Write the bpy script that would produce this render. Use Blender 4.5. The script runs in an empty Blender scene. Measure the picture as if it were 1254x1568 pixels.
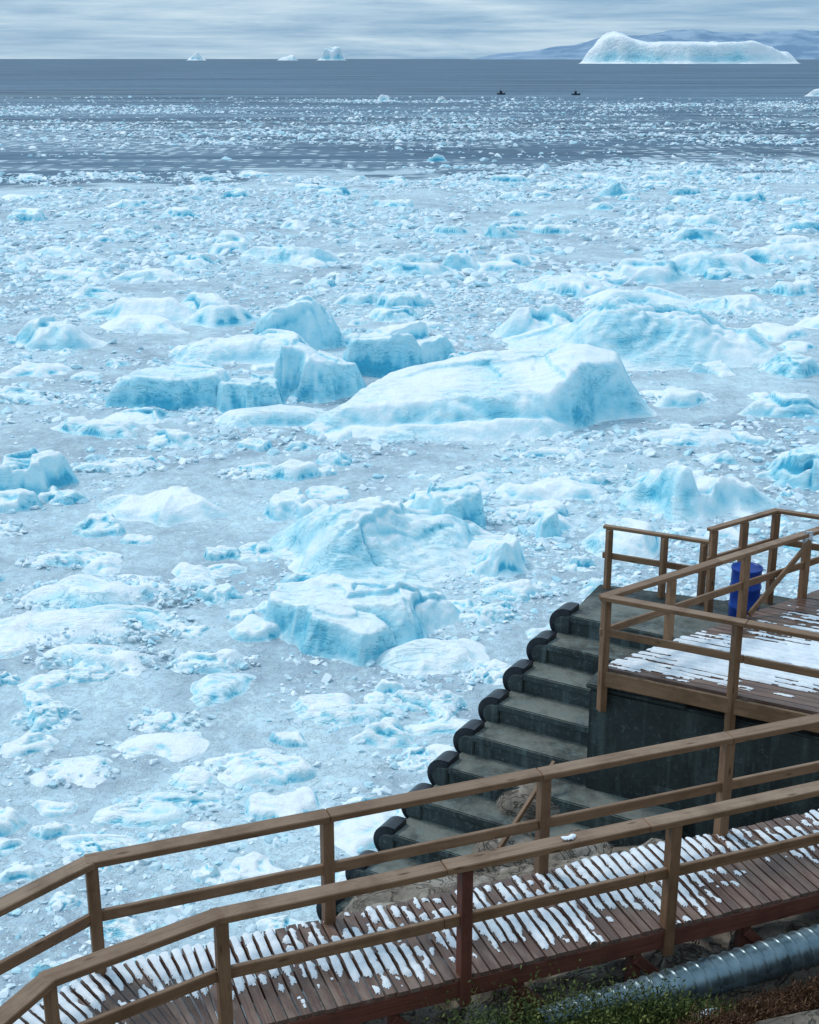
import bpy, bmesh, math, random
import numpy as np
from mathutils import Vector, Matrix
random.seed(7); RNG=np.random.default_rng(11)
S=bpy.context.scene
S.view_settings.view_transform='Standard'; S.view_settings.look='None'; S.view_settings.exposure=0
H=16.0
# ---------------- noise -----------------
def hs(ix,iy,s):
    n=(ix*374761393+iy*668265263+s*144269504)&0xffffffff
    n=((n^(n>>13))*1274126177)&0xffffffff
    return ((n^(n>>16))&0xffff)/65535.0
def vn(x,y,s=0):
    x=np.asarray(x,float);y=np.asarray(y,float)
    ix=np.floor(x).astype(np.int64);iy=np.floor(y).astype(np.int64)
    fx=x-ix;fy=y-iy;fx=fx*fx*(3-2*fx);fy=fy*fy*(3-2*fy)
    a=hs(ix,iy,s);b=hs(ix+1,iy,s);c=hs(ix,iy+1,s);d=hs(ix+1,iy+1,s)
    return (a+(b-a)*fx)*(1-fy)+(c+(d-c)*fx)*fy
def fbm(x,y,s=0,o=4):
    t=0;a=.5;n=0
    for i in range(o):
        t=t+a*(vn(x,y,s+i*17)*2-1);n+=a;a*=.5
        x,y=(x*1.6+y*1.2)+3.1,(y*1.6-x*1.2)+7.7
    return t/n
def ss(a,b,x):
    t=np.clip((x-a)/(b-a),0,1);return t*t*(3-2*t)
# ---------------- mesh helpers -----------------
def link(ob,parent=None):
    S.collection.objects.link(ob)
    if parent: ob.parent=parent
    return ob
def empty(name):
    e=bpy.data.objects.new(name,None);S.collection.objects.link(e);return e
def arrmesh(name,V,F,mat,k=4,smooth=False,attr=None,uv=None,parent=None):
    me=bpy.data.meshes.new(name)
    V=np.asarray(V,np.float32);F=np.asarray(F,np.int32)
    me.vertices.add(len(V));me.vertices.foreach_set('co',V.ravel())
    me.loops.add(F.size);me.loops.foreach_set('vertex_index',F.ravel())
    me.polygons.add(len(F));me.polygons.foreach_set('loop_start',np.arange(0,F.size,k,dtype=np.int32))
    me.update(calc_edges=True)
    me.polygons.foreach_set('use_smooth',np.full(len(F),smooth))
    if attr:
        for n,a in attr.items():
            at=me.attributes.new(n,'FLOAT','POINT');at.data.foreach_set('value',np.asarray(a,np.float32))
    if uv is not None:
        l=me.uv_layers.new(name='UVMap');l.data.foreach_set('uv',np.asarray(uv,np.float32).ravel())
    me.materials.append(mat)
    return link(bpy.data.objects.new(name,me),parent)
def box_mesh(name,sx,sy,sz,mat,bev=.006,parent=None,seg=1):
    me=bpy.data.meshes.new(name);bm=bmesh.new();bmesh.ops.create_cube(bm,size=1)
    bmesh.ops.scale(bm,vec=(sx,sy,sz),verts=bm.verts)
    if bev: bmesh.ops.bevel(bm,geom=bm.edges[:],offset=bev,segments=seg,affect='EDGES')
    bm.to_mesh(me);bm.free();me.materials.append(mat)
    return link(bpy.data.objects.new(name,me),parent)
def beam(name,p0,p1,w,t,mat,parent,bev=.007):
    p0=Vector(p0);p1=Vector(p1);d=p1-p0;L=d.length
    o=box_mesh(name,L,w,t,mat,bev,parent)
    x=d.normalized();up=Vector((0,0,1))
    if abs(x.z)>.95: up=Vector((-.351,.936,0))
    y=up.cross(x).normalized();z=x.cross(y)
    M=Matrix((x,y,z)).transposed().to_4x4();M.translation=(p0+p1)/2
    o.matrix_world=M
    return o
def prism(name,poly,z0,z1,mat,parent=None,bev=0):
    me=bpy.data.meshes.new(name);bm=bmesh.new()
    f=bm.faces.new([bm.verts.new((x,y,z1)) for x,y in poly])
    r=bmesh.ops.extrude_face_region(bm,geom=[f])
    for v in r['geom']:
        if isinstance(v,bmesh.types.BMVert): v.co.z=z0
    bmesh.ops.recalc_face_normals(bm,faces=bm.faces)
    if bev: bmesh.ops.bevel(bm,geom=bm.edges[:],offset=bev,segments=2,affect='EDGES')
    bm.to_mesh(me);bm.free();me.materials.append(mat)
    return link(bpy.data.objects.new(name,me),parent)
# ---------------- node helpers -----------------
class NT:
    def __init__(s,name):
        s.m=bpy.data.materials.new(name);s.m.use_nodes=True;s.t=s.m.node_tree
        s.b=s.t.nodes['Principled BSDF'];s.out=s.t.nodes['Material Output']
    def n(s,ty,**k):
        n=s.t.nodes.new(ty)
        for a,v in k.items(): setattr(n,a,v)
        return n
    def l(s,a,b): s.t.links.new(a,b)
    def setv(s,sock,v):
        if hasattr(v,'is_linked'): s.l(v,sock)
        else: sock.default_value=v
    def math(s,op,a,b=None,c=None,clamp=False):
        n=s.t.nodes.new('ShaderNodeMath');n.operation=op;n.use_clamp=clamp
        s.setv(n.inputs[0],a)
        if b is not None:s.setv(n.inputs[1],b)
        if c is not None:s.setv(n.inputs[2],c)
        return n.outputs[0]
    def mix(s,f,a,b,mode='MIX'):
        n=s.t.nodes.new('ShaderNodeMix');n.data_type='RGBA';n.blend_type=mode
        s.setv(n.inputs[0],f);s.setv(n.inputs[6],a);s.setv(n.inputs[7],b);return n.outputs[2]
    def rng(s,v,a,b,c=0,d=1,smooth=False):
        n=s.t.nodes.new('ShaderNodeMapRange');n.interpolation_type='SMOOTHSTEP' if smooth else 'LINEAR'
        s.setv(n.inputs[0],v);n.inputs[1].default_value=a;n.inputs[2].default_value=b;n.inputs[3].default_value=c;n.inputs[4].default_value=d
        return n.outputs[0]
    def noise(s,vec,scale,det=4,rough=.55,dist=0,dim='3D',out='Fac'):
        n=s.n('ShaderNodeTexNoise',noise_dimensions=dim);s.l(vec,n.inputs['Vector']);n.inputs['Scale'].default_value=scale
        n.inputs['Detail'].default_value=det;n.inputs['Roughness'].default_value=rough;n.inputs['Distortion'].default_value=dist
        return n.outputs[out]
    def vor(s,vec,scale,feat='F1',rnd=1,dim='3D'):
        n=s.n('ShaderNodeTexVoronoi',feature=feat,voronoi_dimensions=dim);s.l(vec,n.inputs['Vector']);n.inputs['Scale'].default_value=scale
        n.inputs['Randomness'].default_value=rnd;return n
    def ramp(s,f,stops):
        n=s.n('ShaderNodeValToRGB');s.l(f,n.inputs[0]);e=n.color_ramp.elements
        while len(e)<len(stops): e.new(.5)
        for i,(p,c) in enumerate(stops): e[i].position=p;e[i].color=(*c,1)
        return n.outputs[0]
    def mp(s,vec,sc=(1,1,1),loc=(0,0,0),rot=(0,0,0)):
        n=s.n('ShaderNodeMapping');s.l(vec,n.inputs[0]);n.inputs['Scale'].default_value=sc;n.inputs['Location'].default_value=loc;n.inputs['Rotation'].default_value=rot
        return n.outputs[0]
    def bump(s,h,st=.5,d=.05,nrm=None):
        n=s.n('ShaderNodeBump');s.l(h,n.inputs['Height']);n.inputs['Strength'].default_value=st;n.inputs['Distance'].default_value=d
        if nrm: s.l(nrm,n.inputs['Normal'])
        return n.outputs[0]
    def fin(s,col,rough=.6,nrm=None,spec=.3):
        s.setv(s.b.inputs['Base Color'],col);s.setv(s.b.inputs['Roughness'],rough)
        s.b.inputs['Specular IOR Level'].default_value=spec
        if nrm: s.l(nrm,s.b.inputs['Normal'])
        return s.m
def objco(N): return N.n('ShaderNodeTexCoord').outputs['Object']
# ---------------- materials -----------------
def wood(name,dark,light,top=(.335,.26,.20)):
    N=NT(name);v=objco(N)
    oi=N.n('ShaderNodeObjectInfo');add=N.n('ShaderNodeVectorMath',operation='ADD');N.l(v,add.inputs[0])
    sc=N.n('ShaderNodeVectorMath',operation='SCALE');cb=N.n('ShaderNodeCombineXYZ')
    for i in range(3): N.l(oi.outputs['Random'],cb.inputs[i])
    N.l(cb.outputs[0],sc.inputs[0]);sc.inputs['Scale'].default_value=37.;N.l(sc.outputs[0],add.inputs[1])
    v=add.outputs[0]
    g=N.noise(N.mp(v,(1.6,38,38)),1.,5,.65,.6)
    g2=N.noise(N.mp(v,(.8,9,9)),1.,3,.5,1.)
    st=N.noise(v,2.3,5,.65)
    kn=N.vor(N.mp(v,(2.2,9,9)),1.).outputs['Distance']
    col=N.ramp(N.math('ADD',N.math('MULTIPLY',g,.6),N.math('MULTIPLY',g2,.4)),[(.34,dark),(.64,light)])
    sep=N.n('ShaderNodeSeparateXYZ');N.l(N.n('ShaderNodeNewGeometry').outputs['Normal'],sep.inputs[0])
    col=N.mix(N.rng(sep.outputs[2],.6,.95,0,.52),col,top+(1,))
    col=N.mix(N.rng(g,.50,.66,0,.5),col,tuple(x*.4 for x in dark)+(1,))
    col=N.mix(N.rng(st,.46,.68,0,.6),col,tuple(x*.5 for x in dark)+(1,))
    col=N.mix(N.rng(kn,.06,.15,.85,0),col,tuple(x*.25 for x in dark)+(1,))
    col=N.mix(N.math('MULTIPLY',oi.outputs['Random'],.4),col,tuple(x*.8 for x in dark)+(1,))
    return N.fin(col,.65,N.bump(g,.8,.010),.3)
M_wood=wood('timber_wood',(.18,.088,.042),(.375,.215,.118))
M_wood_red=wood('timber_wood_red',(.12,.034,.022),(.23,.08,.05),(.2,.11,.085))
def deckmat():
    N=NT('deck_board_wood');tc=N.n('ShaderNodeTexCoord').outputs['UV']
    g=N.noise(N.mp(tc,(3,60,1)),1.,5,.65,.5)
    at=N.n('ShaderNodeAttribute',attribute_name='rnd').outputs['Fac']
    col=N.ramp(g,[(.3,(.095,.048,.035)),(.7,(.24,.145,.105))])
    col=N.mix(N.math('MULTIPLY',at,.65),col,(.065,.037,.030,1))
    w=N.noise(N.mp(tc,(3,8,1)),1.,3)
    col=N.mix(N.rng(w,.5,.7,0,.4),col,(.30,.24,.20,1))
    return N.fin(col,N.rng(w,.4,.7,.2,.7),N.bump(g,.5,.005),.45)
M_deck=deckmat()
def snowmat():
    N=NT('snow');v=objco(N);n=N.noise(v,30,4,.6);n2=N.noise(v,5,3)
    return N.fin(N.ramp(n2,[(.3,(.66,.72,.78)),(.65,(.86,.89,.92))]),.6,N.bump(n,.5,.02),.2)
M_snow=snowmat()
def concmat(name,base,top):
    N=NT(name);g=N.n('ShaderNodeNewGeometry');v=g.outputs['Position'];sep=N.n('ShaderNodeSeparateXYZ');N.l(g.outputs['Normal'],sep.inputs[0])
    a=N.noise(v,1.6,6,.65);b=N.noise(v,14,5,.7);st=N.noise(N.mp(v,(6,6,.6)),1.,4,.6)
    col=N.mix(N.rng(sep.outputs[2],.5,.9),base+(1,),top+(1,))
    col=N.mix(N.rng(a,.42,.62,0,.8),col,tuple(x*.45 for x in base)+(1,))
    col=N.mix(N.rng(st,.52,.68,0,.65),col,tuple(min(x*2.5,1) for x in base)+(1,))
    col=N.mix(N.rng(b,.56,.70,0,.6),col,tuple(min(x*3.2,1) for x in base)+(1,))
    return N.fin(col,.7,N.bump(b,.7,.03),.35)
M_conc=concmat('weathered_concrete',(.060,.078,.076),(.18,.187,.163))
M_concd=concmat('dark_concrete',(.034,.045,.043),(.062,.070,.064))
N=NT('black_rubber');v=objco(N);M_rub=N.fin(N.ramp(N.noise(v,9,4),[(.4,(.006,.008,.012)),(.8,(.022,.025,.034))]),.33,N.bump(N.noise(v,30,3),.3,.01),.5)
N=NT('galvanised_steel');v=objco(N);nn=N.noise(v,7,5,.6);N.b.inputs['Metallic'].default_value=.75
M_steel=N.fin(N.ramp(nn,[(.3,(.10,.15,.17)),(.7,(.25,.32,.35))]),N.rng(nn,.3,.7,.22,.5),N.bump(nn,.15,.01),.5)
N=NT('blue_plastic');v=objco(N);M_blue=N.fin(N.ramp(N.noise(v,5,3),[(.3,(.006,.040,.26)),(.7,(.012,.075,.42))]),.4,None,.4)
N=NT('sign_panel');v=objco(N);M_sign=N.fin(N.ramp(N.noise(v,25,2),[(.45,(.35,.38,.42)),(.55,(.7,.72,.74))]),.5)
N=NT('boat_paint');v=objco(N);M_boat=N.fin(N.ramp(N.noise(v,2,2),[(.3,(.015,.02,.03)),(.7,(.05,.06,.08))]),.5)
def rockmat():
    N=NT('shore_rock_surface');g=N.n('ShaderNodeNewGeometry');v=g.outputs['Position']
    a=N.noise(v,1.4,6,.65,.8);b=N.noise(v,10,6,.72);c=N.noise(N.mp(v,(1.2,1.2,2.6)),1.5,3,.55,1.6)
    col=N.ramp(a,[(.32,(.10,.085,.07)),(.5,(.24,.20,.16)),(.68,(.42,.38,.33))])
    col=N.mix(N.rng(b,.50,.72,0,.75),col,(.055,.052,.046,1))
    cr=N.math('ABSOLUTE',N.math('SUBTRACT',c,.5))
    col=N.mix(N.rng(cr,0,.018,.8,0),col,(.03,.027,.022,1))
    hgt=N.math('ADD',N.math('MULTIPLY',b,.6),N.rng(cr,0,.04,0,.8))
    return N.fin(col,.85,N.bump(hgt,.8,.06),.2)
M_rock=rockmat()
# ---- ice -------
def icemat(name,shift=0.,bscale=1.):
    N=NT(name);g=N.n('ShaderNodeNewGeometry');v=g.outputs['Position']
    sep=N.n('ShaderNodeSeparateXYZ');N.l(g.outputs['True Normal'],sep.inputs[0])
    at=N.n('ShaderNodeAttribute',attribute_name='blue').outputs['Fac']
    a=N.noise(v,.30*bscale,3,.55,.4);b=N.noise(v,2.4*bscale,6,.66)
    c=N.noise(N.mp(v,(.35,1.6,1.6),rot=(0,.3,.5)),1.3*bscale,4,.65,1.2)
    cr=N.math('ABSOLUTE',N.math('SUBTRACT',c,.5))
    crk=N.math('MULTIPLY',N.rng(cr,0,.018,1,0),N.rng(a,.42,.58))
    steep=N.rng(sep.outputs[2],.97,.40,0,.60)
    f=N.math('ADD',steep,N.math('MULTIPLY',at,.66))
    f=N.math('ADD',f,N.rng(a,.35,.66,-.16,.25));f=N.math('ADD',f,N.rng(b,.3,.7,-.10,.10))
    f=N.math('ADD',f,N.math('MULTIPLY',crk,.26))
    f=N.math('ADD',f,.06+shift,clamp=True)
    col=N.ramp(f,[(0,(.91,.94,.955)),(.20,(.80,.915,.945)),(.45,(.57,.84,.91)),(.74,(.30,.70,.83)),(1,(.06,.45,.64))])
    hh=N.math('SUBTRACT',N.math('MULTIPLY',b,1.),N.math('MULTIPLY',crk,.35))
    return N.fin(col,N.rng(b,.3,.7,.25,.55),N.bump(hh,.55,.22/bscale),.4)
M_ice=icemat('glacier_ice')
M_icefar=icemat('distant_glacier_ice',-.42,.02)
def chipmat():
    N=NT('brash_ice_chunks')
    at=N.n('ShaderNodeAttribute',attribute_name='rnd').outputs['Fac']
    col=N.ramp(at,[(0,(.84,.89,.92)),(.3,(.72,.82,.87)),(.6,(.62,.76,.82)),(.85,(.57,.79,.86)),(1,(.46,.73,.83))])
    return N.fin(col,.5,None,.3)
M_chip=chipmat()
def seamat():
    N=NT('sea_water_with_brash_ice');g=N.n('ShaderNodeNewGeometry');v=g.outputs['Position'];sp=N.n('ShaderNodeSeparateXYZ');N.l(v,sp.inputs[0])
    X,Y=sp.outputs[0],sp.outputs[1]
    D='2D'
    big=N.noise(v,.11,4,.6,.8,D);mid=N.noise(v,.9,7,.72,.3,D)
    nc=N.noise(v,2.6,4,.7,0,D,'Color')
    warp=N.n('ShaderNodeVectorMath',operation='MULTIPLY_ADD');N.l(nc,warp.inputs[0]);warp.inputs[1].default_value=(.75,.75,0);N.l(v,warp.inputs[2]);wv=warp.outputs[0]
    def layer(scale,thr,r0,r1):
        a=N.vor(wv,scale,'F1',1,D);s2=N.n('ShaderNodeSeparateColor');N.l(a.outputs['Color'],s2.inputs[0])
        return N.math('MULTIPLY',N.rng(a.outputs['Distance'],r0,r1,0,1,True),N.rng(s2.outputs[0],thr,thr+.3))
    m1=layer(8.,.40,.62,.15);m2=layer(2.6,.50,.60,.15)
    col=N.ramp(N.math('ADD',N.math('MULTIPLY',mid,.5),N.math('MULTIPLY',big,.5)),[(.36,(.32,.41,.49)),(.46,(.43,.54,.61)),(.55,(.54,.69,.76)),(.66,(.66,.83,.88))])
    pw=N.rng(big,.35,.62,.35,.60)
    col=N.mix(N.math('MULTIPLY',m1,N.math('MULTIPLY',pw,.8)),col,(.70,.80,.86,1))
    col=N.mix(N.math('MULTIPLY',m2,N.math('MULTIPLY',pw,.8)),col,(.74,.86,.90,1))
    hgt=N.math('ADD',N.math('MULTIPLY',m1,.45),N.math('ADD',N.math('MULTIPLY',m2,.6),N.math('MULTIPLY',mid,1.9)))
    solid=N.math('MAXIMUM',m1,m2)
    # open water
    ripple=N.noise(N.mp(v,(.4,1,1)),.35,5,.7,0,D);streak=N.noise(N.mp(v,(.3,1,1)),.010,5,.65,.4,D);streak2=N.noise(N.mp(v,(.12,1,1)),.03,6,.72,.5,D)
    wcol=N.ramp(N.math('ADD',N.math('MULTIPLY',streak,.5),N.math('MULTIPLY',ripple,.5)),[(.38,(.010,.042,.085)),(.62,(.080,.155,.235))])
    vc=N.vor(N.mp(v,(.5,1,1)),.8,'F1',1,D);s3=N.n('ShaderNodeSeparateColor');N.l(vc.outputs['Color'],s3.inputs[0])
    dens=N.math('MULTIPLY',N.rng(streak2,.42,.60),N.rng(Y,300,1000,1,.40))
    isl=N.math('MULTIPLY',N.rng(vc.outputs['Distance'],.45,.32),N.math('LESS_THAN',s3.outputs[0],N.math('MULTIPLY',dens,.5)))
    isl=N.math('MULTIPLY',isl,N.rng(Y,330,480,1,0))
    wcol=N.mix(N.math('MULTIPLY',dens,.32),wcol,(.40,.52,.60,1))
    wcol=N.mix(isl,wcol,(.66,.77,.83,1))
    # pack edge
    en=N.noise(v,.035,4,.65,.3,D)
    yy=N.math('SUBTRACT',Y,N.math('MULTIPLY',X,.38));yy=N.math('ADD',yy,N.rng(en,.25,.75,-34,34))
    pk=N.rng(yy,208,190,0,1,True)
    fc=N.mix(pk,wcol,col)
    bh=N.mix(pk,N.math('MULTIPLY',ripple,2.),hgt)
    N.fin(fc,N.mix(pk,(.5,.5,.5,1),N.mix(solid,(.4,.4,.4,1),(.6,.6,.6,1))),N.bump(bh,.8,.08),.12)
    return N.m
M_sea=seamat()
def mountmat():
    N=NT('hazed_mountain_slope');g=N.n('ShaderNodeNewGeometry');v=g.outputs['Position']
    a=N.noise(N.mp(v,(1,1,2)),.0012,6,.65,.5)
    return N.fin(N.ramp(a,[(.40,(.17,.27,.40)),(.62,(.32,.43,.54))]),.9,None,.1)  # distance haze is painted into these blue-grey slope colours
M_mount=mountmat()
# ---------------- sea sheet -----------------
g=[60000,20000,6000,2000,700,250,80]
xs=[-a for a in g]+[-20,20]+g[::-1];ys=[-2000,-300,-50,0,20,40,80,160,300,600,1200,2500,6000,15000,30000,70000]
V=[(x,y,0) for y in ys for x in xs];nx=len(xs)
F=[(j*nx+i,j*nx+i+1,(j+1)*nx+i+1,(j+1)*nx+i) for j in range(len(ys)-1) for i in range(nx-1)]
arrmesh('sea',V,F,M_sea)
# ---------------- bergs -----------------
def blur(z,n):
    for _ in range(n):
        pd=np.pad(z,1,mode='edge');z=(pd[:-2,1:-1]+pd[2:,1:-1]+pd[1:-1,:-2]+pd[1:-1,2:]+2*z)/6
    return z
def bergarr(cx,cy,w,d,h,rot=0,seed=0,tx=0,ty=0,edge=.8,cells=0,camp=.35,rough=.18,stri=0,prof=None,sa=.6,res=130,nf=1.,p=2.6,warp=.16,bench=None,soft=2,sf=2.2,c2=.09):
    r=np.random.default_rng(seed+5);rough*=.58;c2*=.75
    st=max(w,d)*1.3/res
    gx=np.arange(-w*.66,w*.66+st,st);gy=np.arange(-d*.7,d*.7+st,st)
    X,Y=np.meshgrid(gx,gy);m=max(w,d)
    k=3.0/m*nf
    wx=X+fbm(X*k+seed,Y*k,seed,2)*warp*min(w,d)*1.5;wy=Y+fbm(X*k,Y*k+seed,seed+50,2)*warp*min(w,d)*1.5
    s=2*wx/w;t=2*wy/d
    rr=(np.abs(s)**p+np.abs(t)**p)**(1/p)
    for _ in range(5):
        a=r.uniform(0,6.283);rr=np.maximum(rr,(s*math.cos(a)+t*math.sin(a))/r.uniform(.72,1.0))
    rr=rr+.05*fbm(X*k*3.5,Y*k*3.5,seed+3,3)
    e=ss(1.0,edge,rr)
    top=1+tx*s+ty*t
    if prof is not None:
        top=top*np.interp(s,[q[0] for q in prof],[q[1] for q in prof])
    def cellf(K,amp,gs,sd_,qa):
        r2=np.random.default_rng(sd_)
        c=r2.uniform(-1.15,1.15,(K,2));q=fbm(X*k*2,Y*k*2,sd_,3)*qa;q2=fbm(X*k*2+9,Y*k*2,sd_+1,3)*qa
        D=(s[...,None]+q[...,None]-c[:,0])**2+((t[...,None]+q2[...,None]-c[:,1])**2)
        idx=D.argmin(-1);a=r2.uniform(-1,1,K)*amp;gr=r2.uniform(-1,1,(K,2))*amp*gs
        return a[idx]+gr[idx,0]*(s-c[idx,0])+gr[idx,1]*(t-c[idx,1])
    if cells:
        top=top+cellf(cells,camp,.9,seed+5,.15)+cellf(cells*4+10,c2,2.6,seed+6,.10)
    z=h*e*np.maximum(top,.06)
    if bench:
        o,sl,lo=bench;ln=t-o-sl*s-.10*fbm(X*.8,Y*.8,seed+77,3)
        z=z*(lo+(1-lo)*ss(-.14,.03,ln))-h*.07*np.exp(-((ln+.15)/.04)**2)*e
    kk=5./m*nf
    z=z+h*rough*e*(fbm(X*kk,Y*kk,seed+21,5)*1.3+.5*(.5-np.abs(fbm(X*kk*1.3,Y*kk*1.3,seed+31,4))*2))
    if stri:
        ph=(X*math.cos(sa)+Y*math.sin(sa))
        z=z+stri*e*(1-np.abs(((ph*sf+fbm(X*.5,Y*.5,seed+2,3)*1.3)%1)*2-1))*ss(.30,.6,vn(X*.35,Y*.35,seed+8)+.15)
    z=blur(z,soft)
    z=z-.09*min(1,h)-.02
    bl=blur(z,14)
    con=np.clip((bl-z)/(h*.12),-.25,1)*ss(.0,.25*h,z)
    cr,sr=math.cos(rot),math.sin(rot)
    VX=cx+X*cr-Y*sr;VY=cy+X*sr+Y*cr
    ny,nx=X.shape
    V=np.stack([VX,VY,z],-1).reshape(-1,3);I=np.arange(ny*nx).reshape(ny,nx)
    F=np.stack([I[:-1,:-1],I[:-1,1:],I[1:,1:],I[1:,:-1]],-1).reshape(-1,4)
    keep=(V[F,2].max(1)>0);F=F[keep]
    u,inv=np.unique(F,return_inverse=True)
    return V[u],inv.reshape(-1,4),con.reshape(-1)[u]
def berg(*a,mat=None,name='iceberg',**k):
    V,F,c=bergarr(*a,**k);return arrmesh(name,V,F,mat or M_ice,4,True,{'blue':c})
# main tilted slab
berg(3.6,62.3,16.8,9.0,2.6,rot=.12,seed=3,ty=.28,edge=.74,cells=6,camp=.05,c2=.05,rough=.09,stri=.09,sa=1.25,p=3.0,warp=.10,res=300,bench=(-.50,-.18,.50),sf=1.6,
     prof=[(-1.2,.26),(-.8,.38),(-.3,.66),(.3,.94),(.62,1.15),(.76,1.1),(.84,.78),(1.2,.5)])
# left group
berg(-11.9,66.5,6.8,5.2,1.45,rot=-.05,seed=14,ty=-.10,edge=.66,cells=3,camp=.12,c2=.06,rough=.10,p=3.0,res=180)
berg(-7.6,63.8,4.4,3.2,1.5,rot=.15,seed=21,tx=-.1,edge=.66,cells=4,camp=.22,rough=.10,p=3.2,res=150)
berg(-6.0,61.8,6.8,3.6,.6,rot=.1,seed=25,edge=.5,cells=4,camp=.2,rough=.12,res=140)
berg(-5.0,67.0,5.8,5.2,1.85,rot=-.25,seed=33,tx=-.3,ty=-.1,edge=.62,cells=6,camp=.25,rough=.12,res=180)
berg(-7.1,79.5,6.8,4.4,2.7,rot=.1,seed=47,tx=.15,edge=.35,cells=8,camp=.22,rough=.16,res=180,p=3,prof=[(-1,.35),(-.5,.55),(.1,.85),(.4,1.),(1,.95)])
berg(-8.6,75.5,9.5,5.0,1.3,rot=-.1,seed=45,edge=.4,cells=8,camp=.3,rough=.14,res=180)
berg(-.6,72.5,6.8,3.6,2.0,rot=.12,seed=52,edge=.62,cells=5,camp=.2,rough=.11,p=3.2,res=170)
berg(2.9,68.5,3.4,2.4,1.7,seed=55,edge=.6,cells=4,camp=.3,res=90)
# right rear ridge
berg(12.3,77.0,19.0,10.5,2.75,rot=-.18,seed=63,ty=.18,edge=.18,cells=16,camp=.25,c2=.11,rough=.2,stri=.26,sa=-.5,res=300,sf=1.1,
     prof=[(-1.,.4),(-.5,.7),(-.15,1.1),(.1,.9),(.4,1.1),(.8,.7),(1,.4)])
berg(8.0,82,7,4,1.6,seed=66,edge=.3,cells=8,res=110)
L=[(-17.5,88,9.5,5,1.4,.35,7),(-13.5,90,6,4,1.3,.3,5),(-21,79,7,5,1.5,.35,7),(-16.5,84.5,8,3.5,.9,.3,5),
(17.6,63.2,6,3,.9,.4,6),(12.5,58.5,7,2.2,.5,.4,4),(16,52.3,4.2,4,1.2,.4,5),(10.9,49.2,6.0,5.2,1.9,.25,5),
(4.9,45.5,1.9,2.4,1.0,.3,4),(-9.0,48.5,5.0,4.4,1.0,.3,4),(-10.2,57.7,2.8,2.2,.6,.4,4),(-14.9,51.5,2.8,4.8,1.3,.6,4),
(-4.6,48.6,2.4,2.8,.7,.5,4),(-3.1,54.8,1.7,1.6,.5,.3,3),(-15,60,3.4,3,.5,.3,4),(-12.6,62,3.4,2,.5,.4,4),
(3.0,42.6,2.4,3.0,.95,.3,5),(-6.0,39.8,1.8,1.6,.45,.5,4),(-13,69,5,3,.6,.3,5),(20.5,72,4,4,1.,.3,5),(7.4,44.6,4.6,3.6,.9,.3,5),(6.0,50.5,4,2.6,.5,.35,5),
(11,100,10,6,1.4,.3,7),(18,104,10,5,1.7,.3,7),(24,108,9,6,1.5,.3,6),(16,94,10,4,1.1,.3,6),(22,92,7,5,1.1,.3,5),(-9,114,8,5,1.6,.3,6),(-12,118,6,4,1.,.3,5),
(1.2,107,7,4,1.1,.3,5),(4,109,5,3,1.3,.3,4),(8.6,131,3.8,2.4,1.3,.3,4),(26,172,6,4,2.,.3,4),(-30,118,8,4,1.,.3,5),(-34,100,9,5,.9,.3,5),
(26,128,8,4,1.2,.3,5),(34,120,9,5,1.2,.3,5),(30,142,8,4,1.1,.3,5),(-20,105,7,4,1.,.3,5),(27,85,7,4,1.,.4,5),(-3.4,94,5,3,.9,.4,4),(-1,88,4,3,.8,.4,4)]
for i,(x,y,w,d,h,e,c) in enumerate(L):
    berg(x,y,w,d,h*.84,rot=random.uniform(-.3,.3),seed=100+i*7,edge=e,cells=c+2,camp=.26,c2=.11,rough=.2,res=120)
# centre foreground bergs
berg(-1.2,44.4,8.4,9.5,1.6,rot=.15,seed=203,ty=.30,edge=.12,cells=14,camp=.25,c2=.11,rough=.18,stri=.16,sa=-.9,res=280,sf=1.6)
berg(1.3,47.0,2.8,3.2,1.2,seed=207,edge=.5,cells=5,camp=.2,res=120)
berg(-2.3,37.0,4.9,4.5,1.15,rot=-.2,seed=211,tx=-.25,edge=.72,cells=4,camp=.13,c2=.06,rough=.10,p=3.2,res=180)
berg(-.6,37.8,4.8,5.0,1.2,rot=.2,seed=215,edge=.2,cells=10,camp=.38,c2=.10,rough=.18,res=180)
berg(.6,35.0,4.4,3.0,.4,seed=219,edge=.3,cells=8,camp=.2,res=140)
# rubble floes: low ice with piled chunks
Rb=[(-9.5,39.8,7,3.4,.55),(-9.4,37.2,7,3.6,.45),(-8.5,35.0,5,1.8,.4),(-5.5,34.8,3,1.6,.35),(-3.5,28.9,3.0,1.7,.28),(-5.4,27.2,2.8,1.6,.18),(-1.3,31.6,3,1.3,.24),
(-9.2,31.4,1.8,1.6,.35),(2.6,38.3,2.2,1.4,.28),(1.0,31.8,1.1,2.2,.25),(-6.6,25.2,1.4,1.0,.2),(-3.4,24.3,1.4,1.0,.16),(-5.6,22.5,1.6,.9,.2),(2.0,34.,1.5,1.2,.22),(-1.,27.,1.2,.9,.2),(3.6,47.5,3,2,.4),(7,52,4,2,.4),(-6.3,53,3.6,1.6,.35),(6.5,40.5,2.4,1.6,.35),
(-15.5,46,4,2.5,.4),(-12,54,4,2,.35),(13,66,5,2.4,.4),(6,56,4,1.6,.3),(-19,66,5,2.5,.4),(3.4,40.2,3,1.6,.3),(-11.5,43,4,2,.35),(-6.2,31.2,2.4,1.4,.2),(-8.0,28.6,2.6,1.3,.2),(.2,29.2,1.6,1.2,.2)]
VV=[];FF=[];CC=[];off=0
def addb(arr):
    global off
    V,F,c=arr;VV.append(V);FF.append(F+off);CC.append(c);off+=len(V)
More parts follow.
